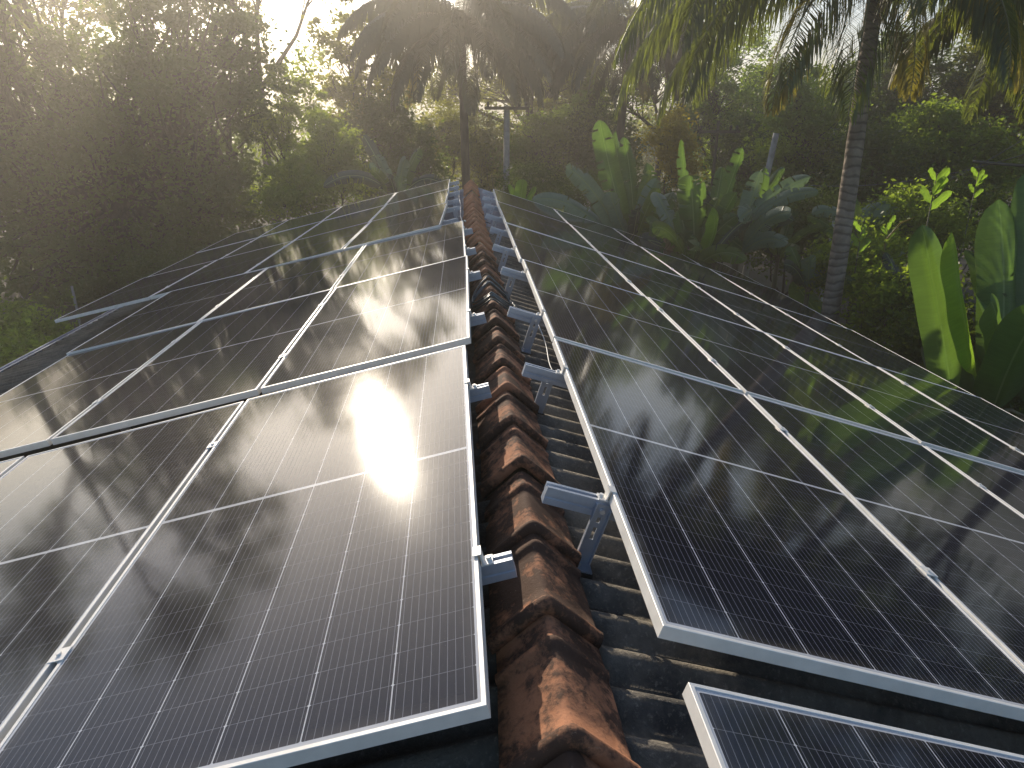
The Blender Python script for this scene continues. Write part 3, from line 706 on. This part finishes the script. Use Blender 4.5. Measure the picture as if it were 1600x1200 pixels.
# yellow-brown bush and low understorey
tree('shrub', 'round yellow and rust coloured bush glowing behind the banana leaves', 'shrub', foot(1050, 20), [B_(1050, 212, 18, 32, 34), B_(1062, 255, 18, 26, 30)], 6500, .10, 'leaf_rust', .05, .15, 80, seed=7, shell=.5)
under = [((1330, 400), 11.5, 70, 50, 'leaf_mid', 'leafy shrub at the foot of the near palm trunk'), ((1390, 470), 10, 55, 60, 'leaf_mid', 'low green shrub below the big banana leaves'),
         ((1240, 350), 14, 70, 55, 'leaf_dark', 'dark shrub between the banana clump and the near palm'), ((1420, 350), 13, 90, 50, 'leaf_mid', 'ferny shrub behind the bright sprouts'),
         ((1130, 330), 16, 90, 45, 'leaf_dark', 'dark undergrowth bush behind the middle banana clump'), ((960, 290), 19, 90, 40, 'leaf_dark', 'dark bush low behind the first banana clump'),
         ((840, 285), 21, 60, 30, 'leaf_dark', 'low bush right behind the far end of the ridge'), ((1500, 330), 14, 80, 60, 'leaf_dark', 'dark bush between the big banana leaves and the wires'),
         ((1590, 520), 8, 60, 120, 'leaf_dark', 'shaded bush at the right edge beside the roof'), ((1460, 560), 8.6, 60, 70, 'leaf_dark', 'shaded bush under the big banana plant'),
         ((40, 510), 12.5, 75, 45, 'leaf_mid', 'feathery green bush below the left eave'), ((30, 560), 11, 60, 40, 'leaf_mid', 'small green bush nearest below the left eave'), ((290, 410), 19, 90, 35, 'leaf_dark', 'dark hedge shrub just beyond the left eave')]
for i, ((px, py), Y, rx, ry, mt, lab) in enumerate(under):
    bl = [B_(px, py, Y, rx, ry), B_(px-rx*.5, py+ry*.6, Y, rx*.6, ry*.6), B_(px+rx*.5, py+ry*.5, Y+.4, rx*.6, ry*.6)]
    tree('shrub', lab, 'shrub', foot(px, Y), bl, int(8000*rx*ry/4000), .085 if Y > 9 else .075, mt, .05, .2, 70, seed=200+i, shell=.25, group='undergrowth around the house')

# ---- coconut palms
def frond_mesh(L_, e0, e1, seed, dens=1.0, hang=.75, lw=.030, ll=.85):
    """frond along +x in its own plane; e0/e1 start/end elevation. returns rachis MB and leaflet quads"""
    rng = np.random.RandomState(seed); n = 22; p = np.zeros(3); pts = [p.copy()]; dirs = []
    for i in range(n):
        t = (i+.5)/n; e = e0 + (e1-e0)*t**1.15; d = np.array([math.cos(e), 0, math.sin(e)]); dirs.append(d); p = p + d*L_/n; pts.append(p.copy())
    pts = np.array(pts); mb = MB(); mb.tube(pts, [max(.006, .030*(1-i/n)**.9) for i in range(n+1)], 5)
    Q = []; m_ = int(88*dens)
    for s in (-1, 1):
        for i in range(m_):
            t = .12 + .88*(i+rng.rand()*.6)/m_; a = t*n; k = min(int(a), n-1); base = pts[k] + (pts[k+1]-pts[k])*(a-k); d = dirs[k]
            l = ll*(math.sin(math.pi*min(1, (t*.86+.12)))**.7)*rng.uniform(.8, 1.1)
            lat = np.array([0, s, 0]); upn = np.cross(d, lat)*(-s)
            fw = .55 + .5*t
            v0 = d*fw*.6 + lat*1.0 + np.array([0, 0, .1 - hang*.5]) + rng.normal(size=3)*.10; v0 /= np.linalg.norm(v0)
            v1 = d*fw*.4 + lat*.55*(1-hang*.6) + np.array([0, 0, -hang*1.2]) + rng.normal(size=3)*.10; v1 /= np.linalg.norm(v1)
            v2 = d*.2 + lat*.2 + np.array([0, 0, -1.]) + rng.normal(size=3)*.08; v2 /= np.linalg.norm(v2)
            a0 = base; a1 = a0+v0*l*.35; a2 = a1+v1*l*.38; a3 = a2+v2*l*.27
            wd = np.cross(v1, np.array([0, s, .2])); 
            wd = d - v1*(d@v1); wd /= np.linalg.norm(wd)+1e-9
            w_ = lw*rng.uniform(.8, 1.2)
            Q.append([a0-wd*w_*.3, a0+wd*w_*.3, a1+wd*w_*.5, a1-wd*w_*.5]); Q.append([a1-wd*w_*.5, a1+wd*w_*.5, a2+wd*w_*.42, a2-wd*w_*.42]); Q.append([a2-wd*w_*.42, a2+wd*w_*.42, a3+wd*.002, a3-wd*.002])
    return mb, np.array(Q)
def palm(label, base, top, r0, r1, fronds, seed, bend=.3, nuts=True, dens=1.15, lw=.036):
    T = empty('coconut_palm', tuple(base), label, 'palm tree', 'coconut palms')
    b = Vector((0, 0, -.2)); t = Vector(top)-Vector(base); mb = MB(); pts = []; rad = []
    side = Vector((t.x, t.y, 0)); n = 26
    for i in range(n+1):
        f = i/n; q = Vector((t.x*f, t.y*f, t.z*f)) - side*(math.sin(f*math.pi)*bend*.3)
        pts.append(q); rad.append((r0+(r1-r0)*f**.7)*(1.0+.22*math.exp(-f*14))*(1+.035*(i % 2)))
    mb.tube(pts, rad, 14); mb.build('trunk', M['palmbark' if seed > 2 else 'bark'], T, True)  # middle palms take the darker bark, their backlit silhouette put into colour
    for i, (az, e0, e1, L_, dry) in enumerate(fronds):
        rb, Q = frond_mesh(L_, RAD(e0), RAD(e1), seed*50+i, hang=.85 if e1 < -20 else .55, ll=.19*L_+.22, dens=dens, lw=lw)
        R_ = Matrix.Translation(t) @ Matrix.Rotation(RAD(az), 4, 'Z')
        me = quads_mesh('frond', Q.reshape(-1, 4, 3)); me.transform(R_)
        f = mesh_obj('frond', me, M['frond_dry'] if dry else M['frond' if seed > 2 else 'frond_dark'], T)
        if dry: f['label'] = 'yellowing drooping frond'
        me = rb.mesh('midrib'); me.transform(R_); mesh_obj('midrib', me, M['rachis'], f)
    if nuts:
        rn = random.Random(seed)
        for i in range(6):
            a = rn.uniform(0, 6.28); nb = MB(); c = t + Vector((.28*math.cos(a), .28*math.sin(a), -.25-rn.uniform(0, .25)))
            nb.tube([c+Vector((0, 0, z)) for z in (.12, .09, .04, 0, -.05, -.09, -.12)], [.02, .07, .10, .11, .10, .065, .015], 10)
            nb.build('coconut', M['bananastem'], T, True)
def ring(n, e0a, e0b, e1a, e1b, La, Lb, seed, dry=.0, skip=()):
    r = random.Random(seed); out = []
    for i in range(n):
        az = 360*i*.381966 + r.uniform(-8, 8)
        f = i/(n-1)
        out.append((az % 360, e0a+(e0b-e0a)*f + r.uniform(-6, 6), e1a+(e1b-e1a)*f + r.uniform(-8, 8), La+(Lb-La)*f*r.uniform(.9, 1.1), r.random() < dry*f))
    return out
# palm in the middle (thin straight trunk)
c = at(720, 40, 27); palm('middle palm, thin straight dark trunk under an umbrella of drooping fronds, left of the pole', (c[0]+.1, 27, GZ), (c[0], 27, c[2]), .17, .14, ring(38, 50, -8, -68, -92, 5.1, 4.3, 1, .05), 1, dens=1.3, lw=.062)
c = at(985, 40, 28); palm('second palm behind the banana clump with glossy drooping fronds', (c[0]-.3, 28, GZ), (c[0], 28, c[2]), .17, .14, ring(30, 50, -8, -64, -90, 4.9, 4.2, 2, .06), 2, dens=1.25, lw=.055)
# near palm on the right, leaning
pb = at(1298, 540, 10.2); pt_ = at(1377, -72, 10.6)
pbase = (pb[0]-.12, 10.1, GZ)
fr3 = [(184, 26, -74, 4.5, 0), (172, 48, -66, 4.3, 0), (198, 12, -82, 4.0, 0), (206, 30, -80, 4.4, 0), (216, -5, -84, 3.3, 1), (228, 18, -84, 4.2, 0), (240, 0, -86, 3.6, 0), (250, 35, -80, 4.2, 0), (266, -20, -88, 2.5, 1), (285, 5, -86, 3.2, 0), (300, 0, -86, 3.0, 1), (312, 25, -84, 4.0, 0), (326, 8, -86, 3.9, 0), (340, 28, -80, 4.6, 0), (350, 12, -84, 4.5, 0), (2, 38, -72, 5.0, 0), (14, 15, -84, 4.6, 0), (25, 30, -80, 4.6, 0), (45, 35, -75, 4.4, 0), (70, 20, -80, 4.2, 0), (95, 40, -70, 4.4, 0), (120, 15, -82, 4.2, 0), (140, 30, -76, 4.4, 0), (155, 5, -84, 4.0, 0), (168, 15, -82, 4.6, 0), (60, 65, -20, 4, 0), (180, 68, -15, 4, 0), (300, 70, -10, 4, 0), (270, 45, -50, 4.2, 0)]
palm('near palm at the right with a ringed grey trunk leaning right', pbase, tuple(pt_), .155, .105, fr3, 3, bend=.5, dens=1.25, lw=.024)
# a fourth palm outside the right edge, fronds reach into the frame
c = at(1705, -60, 12.5); palm('palm beyond the right edge, only its drooping fronds in view at top right', (c[0]+.3, 12.5, GZ), tuple(c), .15, .11, ring(22, 60, -10, -50, -85, 4.2, 3.7, 4, .1), 4)

# ---- banana plants
def leaf_banana(base, tip, width, bend=(0, 0, .3), face=None, seed=0, tears=.5, curl=.25, n=26):
    rng = random.Random(seed); a, c = Vector(base), Vector(tip); ctrl = (a+c)/2 + Vector(bend)
    mv = []; uvs = []; fs = []
    if tears > .3: n = 60
    face = Vector(face or (0, -1, .25)).normalized()
    cols = [-1, -.7, -.4, -.13, 0, .13, .4, .7, 1]; k = len(cols)
    tear = {-1: {}, 1: {}}; off = {-1: [], 1: []}
    for sd_ in (-1, 1):
        z, w_, l_ = 0, 1, 0
        for i in range(n+1):
            if tears > .3 and 5 < i < n-3 and rng.random() < tears*.22:
                tear[sd_][i] = rng.choice([1, 2, 2, 3]); z, w_, l_ = rng.uniform(-.22, .10), rng.uniform(.80, 1.0), rng.uniform(-.015, .03)
            else: z *= .97; w_ = w_*.97 + .03
            off[sd_].append((z, w_, l_))
    for i in range(n+1):
        t = i/n; p = a*(1-t)**2 + ctrl*2*t*(1-t) + c*t*t; d = ((ctrl-a)*(1-t) + (c-ctrl)*t).normalized()
        s = d.cross(face).normalized(); nn = s.cross(d).normalized()
        if t < .08: wf = .02 + .5*t/.08*.3
        else: wf = min(1, ((t-.06)/.16))**.6 * math.sqrt(max(.004, 1-max(0, (t-.72)/.28)**2.1))
        for u in cols:
            z_, w_, l_ = off[1 if u > 0 else -1][i]; au = abs(u)
            x = u*width/2*wf*(1-(1-w_)*au)
            z = (-au**1.5*curl + z_*au*au + .06*(au > .05))*width*wf + math.sin(t*17+u*2+seed)*.010*au
            mv.append(p + s*x + nn*z + d*l_*au); uvs.append(((u+1)/2, t))
    for i in range(n):
        for j in range(k-1):
            sd_ = -1 if j < (k-1)//2 else 1; depth = j if sd_ < 0 else k-2-j
            if i in tear[sd_] and depth < tear[sd_][i] and depth < 3: continue
            fs.append((i*k+j, i*k+j+1, (i+1)*k+j+1, (i+1)*k+j))
    me = bpy.data.meshes.new('leaf'); me.from_pydata([tuple(q) for q in mv], [], fs)
    uv = me.uv_layers.new(name='UVMap')
    for l in me.loops: uv.data[l.index].uv = uvs[l.vertex_index]
    me.update(); me.shade_smooth()
    return me
def banana(label, stem_px, Y, stem_top_py, leaves, seed, sr=.11, extra=9, scale=1.0):
    """leaves: (base px,py, tip px,py, dY, width m, bend xyz, material)"""
    st = at(stem_px, stem_top_py, Y); B0 = Vector((st[0], Y, GZ))
    T = empty('banana_plant', tuple(B0), label, 'banana plant', 'banana plants beside the house')
    mb = MB(); top = Vector(st)-B0; mb.tube([Vector((0, 0, -.1)), top*.35, top*.7, top], [sr*1.25, sr*1.05, sr*.85, sr*.5], 12); mb.build('stem', M['bananastem'], T, True)
    rx_ = random.Random(seed*77)
    auto = []
    for q in range(extra):
        az = RAD(360*q/max(1, extra) + rx_.uniform(-30, 30)); el = RAD(rx_.uniform(25, 80)); L_ = rx_.uniform(1.1, 1.75)*scale
        e_ = top + Vector((math.cos(az)*math.cos(el), math.sin(az)*math.cos(el), math.sin(el)))*L_ - Vector((0, 0, .25*L_*math.cos(el)))
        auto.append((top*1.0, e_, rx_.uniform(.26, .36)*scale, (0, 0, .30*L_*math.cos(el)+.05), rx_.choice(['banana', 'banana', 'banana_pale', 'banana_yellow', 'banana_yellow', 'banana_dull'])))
    for i, lf in enumerate(list(leaves) + auto):
        if len(lf) == 5: b_, t_, wd, bend, mt = lf; b_ = b_ + (t_-b_)*.08
        else:
            (bx, by, tx, ty, dY, wd, bend, mt) = lf; wd *= .88
            b_ = Vector(at(bx, by, Y)) - B0; t_ = Vector(at(tx, ty, Y+dY)) - B0
        me = leaf_banana(b_, t_, wd, bend, (random.Random(seed*9+i).uniform(-.6, .6), -1, .35), seed*31+i, .6 if mt != 'banana_bright' and Y > 9 else .12)
        f = mesh_obj('leaf', me, M[mt], T)
        if mt == 'banana_dry': f['label'] = 'dry brown hanging leaf'
        elif mt == 'banana_bright': f['label'] = 'bright yellow green backlit leaf'
        pe = MB(); pe.tube([top*.96, top.lerp(b_, .6)+Vector((0, 0, .05)), b_], [.03, .024, .016], 6); pe.build('leaf_stalk', M['bananastem'], f, True)
banana('banana clump with tall upright leaf, first one right of the ridge end', 985, 13.5, 400, [
    (985, 385, 937, 188, .3, .55, (-.1, 0, .1), 'banana'), (990, 380, 975, 215, .6, .42, (.1, 0, .1), 'banana'), (975, 380, 885, 262, -.3, .40, (-.1, -.1, .5), 'banana_pale'),
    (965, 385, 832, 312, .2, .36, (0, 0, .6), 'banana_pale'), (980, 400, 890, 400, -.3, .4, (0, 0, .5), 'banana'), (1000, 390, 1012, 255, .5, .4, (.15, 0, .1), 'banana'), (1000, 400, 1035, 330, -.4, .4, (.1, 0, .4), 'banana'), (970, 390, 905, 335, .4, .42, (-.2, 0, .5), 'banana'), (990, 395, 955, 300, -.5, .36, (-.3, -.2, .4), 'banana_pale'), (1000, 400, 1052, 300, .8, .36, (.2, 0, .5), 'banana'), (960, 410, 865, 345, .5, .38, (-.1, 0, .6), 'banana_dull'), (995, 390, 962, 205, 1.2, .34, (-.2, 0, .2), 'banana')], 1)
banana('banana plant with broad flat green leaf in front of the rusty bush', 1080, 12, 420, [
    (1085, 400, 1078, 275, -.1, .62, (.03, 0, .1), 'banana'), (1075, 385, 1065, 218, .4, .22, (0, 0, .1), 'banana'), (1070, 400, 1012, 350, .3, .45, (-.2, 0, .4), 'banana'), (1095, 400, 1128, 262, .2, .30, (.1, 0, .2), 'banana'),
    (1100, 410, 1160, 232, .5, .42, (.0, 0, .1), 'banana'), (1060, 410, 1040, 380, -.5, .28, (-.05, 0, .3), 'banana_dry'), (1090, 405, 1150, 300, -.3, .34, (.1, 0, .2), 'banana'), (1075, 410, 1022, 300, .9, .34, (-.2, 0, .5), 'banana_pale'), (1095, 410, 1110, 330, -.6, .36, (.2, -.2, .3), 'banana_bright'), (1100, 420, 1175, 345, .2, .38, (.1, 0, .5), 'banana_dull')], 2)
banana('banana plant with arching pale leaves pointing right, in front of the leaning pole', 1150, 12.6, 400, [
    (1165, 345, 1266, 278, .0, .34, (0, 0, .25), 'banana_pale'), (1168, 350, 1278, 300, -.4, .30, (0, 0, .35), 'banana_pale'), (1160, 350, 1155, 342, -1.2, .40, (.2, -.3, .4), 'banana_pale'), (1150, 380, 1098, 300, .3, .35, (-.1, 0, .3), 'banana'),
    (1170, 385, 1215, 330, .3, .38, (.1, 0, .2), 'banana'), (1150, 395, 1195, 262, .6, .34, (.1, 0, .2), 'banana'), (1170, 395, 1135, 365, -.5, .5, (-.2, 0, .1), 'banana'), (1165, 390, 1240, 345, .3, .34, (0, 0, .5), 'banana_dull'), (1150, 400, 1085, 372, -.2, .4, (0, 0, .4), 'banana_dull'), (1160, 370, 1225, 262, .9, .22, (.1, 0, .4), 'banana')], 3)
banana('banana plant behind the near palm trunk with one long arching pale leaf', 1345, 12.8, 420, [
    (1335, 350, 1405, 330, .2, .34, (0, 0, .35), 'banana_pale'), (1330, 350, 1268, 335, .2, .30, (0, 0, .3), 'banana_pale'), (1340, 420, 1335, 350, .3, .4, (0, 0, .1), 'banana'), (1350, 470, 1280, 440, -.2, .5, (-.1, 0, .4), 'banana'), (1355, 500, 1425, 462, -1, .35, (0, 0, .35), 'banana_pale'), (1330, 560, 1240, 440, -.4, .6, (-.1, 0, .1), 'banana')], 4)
banana('nearest banana plant at the right edge with huge upright glossy leaves', 1540, 7.4, 640, [
    (1490, 640, 1440, 352, .0, .46, (.02, 0, .05), 'banana'), (1528, 600, 1487, 362, -.35, .40, (-.12, 0, .1), 'banana_bright'), (1560, 620, 1560, 312, .5, .58, (.1, 0, .1), 'banana'), (1590, 600, 1604, 268, .6, .42, (.1, 0, .1), 'banana'),
    (1545, 660, 1630, 478, -1.0, .55, (-.10, 0, .2), 'banana'), (1560, 660, 1500, 540, .3, .5, (-.2, 0, .2), 'banana'), (1600, 650, 1660, 400, .2, .6, (.1, 0, .2), 'banana'), (1580, 560, 1520, 400, 1.0, .5, (-.2, 0, .5), 'banana'), (1575, 600, 1548, 470, -.6, .42, (-.15, -.1, .3), 'banana'), (1500, 640, 1455, 560, .6, .5, (-.2, 0, .4), 'banana_dull')], 5, .14, 3)
banana('small bright banana sprout just beyond the far end of the ridge', 812, 17.5, 330, [
    (812, 325, 818, 280, 0, .38, (0, 0, .05), 'banana_bright'), (806, 325, 795, 288, .1, .14, (0, 0, .1), 'banana_bright'), (818, 325, 838, 292, .2, .16, (.05, 0, .1), 'banana_bright'), (812, 330, 860, 318, .2, .30, (0, 0, .3), 'banana')], 6, .06, 3, .4)
banana('shaded banana plant left of the middle palm trunk with dull drooping leaves', 620, 19, 320, [
    (615, 300, 568, 212, .2, .38, (-.1, 0, .3), 'banana_dull'), (610, 300, 505, 292, -.2, .4, (0, 0, .7), 'banana_dull'), (628, 300, 655, 235, .2, .35, (.1, 0, .3), 'banana_dull'), (630, 305, 690, 287, .2, .4, (0, 0, .5), 'banana_dull')], 7)
banana('young banana plant low in front of the leaning concrete pole', 1215, 13.2, 405, [(1215, 400, 1240, 318, .2, .30, (.1, 0, .2), 'banana'), (1210, 400, 1192, 330, -.3, .30, (-.1, 0, .2), 'banana_yellow')], 8, .07, 6, .7)
banana('young banana plant just left of the near palm trunk, low behind the roof edge', 1262, 11.4, 455, [(1262, 450, 1235, 385, .1, .30, (-.1, 0, .2), 'banana'), (1265, 450, 1282, 392, .2, .26, (.1, 0, .2), 'banana_dull')], 9, .07, 6, .7)
banana('banana plant low right of the near palm trunk below the bright sprouts', 1420, 10, 500, [(1420, 500, 1400, 425, .1, .32, (-.1, 0, .2), 'banana_dull'), (1425, 500, 1455, 440, .2, .28, (.1, 0, .2), 'banana')], 10, .08, 6, .75)
# small bright sprouts (heliconia-like) in the right undergrowth
def sprout(label, px, py, Y, h, seed, n=5):
    c = at(px, py, Y); r = random.Random(seed); T = empty('leafy_sprout', (c[0], c[1], GZ), label, 'plant', 'bright sprouts in the undergrowth')
    z0 = c[2]-GZ
    mb = MB(); mb.tube([(0, 0, 0), (.03, 0, z0*.5), (0, 0, z0+h)], [.022, .018, .006], 6); mb.build('stem', M['bananastem'], T, True)
    for i in range(n):
        zz = z0 + h*(i/n); a = i*2.4+r.uniform(-.4, .4); L_ = h*r.uniform(.45, .75)
        b_ = Vector((0, 0, zz)); t_ = b_ + Vector((math.cos(a)*L_*.7, math.sin(a)*L_*.4, L_*.75))
        mesh_obj('leaf', leaf_banana(b_, t_, L_*.33, (0, 0, .1*L_), (r.uniform(-.5, .5), -1, .2), seed+i, 0, .2, 12), M['banana_bright'], T)
sprout('bright lime sprout standing right of the near palm, upper one', 1452, 330, 11.5, .62, 1)
sprout('bright lime sprout low beside the near palm trunk', 1340, 395, 10.9, .42, 2)
sprout('bright lime sprout left of the huge banana leaves, beside a pale dry stalk', 1385, 375, 11.2, .30, 3, 4)
sprout('bright leafy sprout between the huge banana leaves and the right edge', 1520, 310, 12, .45, 4)
dm = MB(); q0 = Vector(at(1384, 375, 11)); q1 = Vector(at(1428, 340, 11)); dm.tube([(q0.x, 11, GZ), q0, q0.lerp(q1, .5)+Vector((0, 0, .10)), q1], [.02, .014, .018, .008], 6)
tag(dm.build('dry_stalk', M['frond_dry'], smooth=True), 'pale dry flower stalk arching over the undergrowth right of the palm', 'plant stalk')

# ------------------------------------------------------------------ poles and wires
def pole(label, base, top, r, mat, arm=None, name='utility_pole'):
    T = empty(name, tuple(base), label, 'pole'); b, t = Vector(base), Vector(top); mb = MB()
    mb.tube([Vector((0, 0, -.2)), (t-b)*.5, t-b], [r*1.25, r*1.1, r], 8); mb.build('post', M[mat], T, True)
    if arm:
        za, ha = arm; p = (t-b)*za; mb = MB(); mb.box(p.x-ha, p.x+ha, p.y-.16, p.y-.08, p.z-.05, p.z+.05); mb.build('crossarm', M['darkwood'], T)
        for x in (-.85, 0.55, .85):
            mb = MB(); mb.tube([(p.x+ha*x, p.y-.12, p.z+.05), (p.x+ha*x, p.y-.12, p.z+.12), (p.x+ha*x, p.y-.12, p.z+.20)], [.04, .055, .03], 8)
            mb.build('insulator', M['rubber'], T, True)
    return T
t = at(792, 165, 25); pole('grey utility pole with a dark crossarm, right of the middle palm trunk', (t[0]-.05, 25, GZ), t, .10, 'concrete', (.985, .75))
t = at(1123, 188, 24); pole('dark pole with a long thin crossarm behind the middle banana clump', (t[0], 24, GZ), t, .05, 'darkwood', (.93, .72))
t = at(1213, 208, 17); b_ = at(1199, 300, 17); pole('pale concrete pole leaning right, behind the arching banana leaves', (b_[0]-.45, 17, GZ), t, .075, 'concrete')
t = at(1300, 372, 13); pole('thin white stake in the bushes left of the near palm trunk', (t[0], 13, GZ), at(1303, 345, 13), .03, 'whitecable', name='stake')
t = at(30, 432, 21); pole('pale short fence post by the road below the dark tree', (t[0], 21, GZ), t, .07, 'concrete', name='fence_post')
t = at(112, 447, 18); pole('thin pale stake beside the left bush', (t[0], 18, GZ), t, .03, 'concrete', name='stake')
def wire(label, p, q, sag, r=.012):
    mb = MB(); p, q = Vector(p), Vector(q)
    mb.tube([p.lerp(q, i/20) - Vector((0, 0, sag*4*(i/20)*(1-i/20))) for i in range(21)], r, 5)
    tag(mb.build('overhead_wire', M['wire'], smooth=True), label, 'wire', 'overhead wires')
wire('upper thin overhead wire crossing behind the near palm trunk', at(1205, 283, 17), at(1620, 235, 14), .35, .010)
wire('lower thin overhead wire crossing behind the near palm trunk', at(1203, 296, 17), at(1640, 190, 15), .9, .010)
wire('dark overhead wire entering from the right edge', at(1520, 252, 14), at(1680, 262, 13), .02, .03)

# ------------------------------------------------------------------ haze
hz = MB(); hz.box(-420, 420, -60, 420, GZ-1.2, 30)
b = NB("haze_air"); pv = b.n("ShaderNodeVolumePrincipled"); pv.inputs['Color'].default_value = (1, .94, .85, 1); pv.inputs['Density'].default_value = HAZE; pv.inputs['Anisotropy'].default_value = .68
b.l(pv.outputs[0], b.out.inputs['Volume'])
tag(hz.build('haze', b.m), kind='stuff')
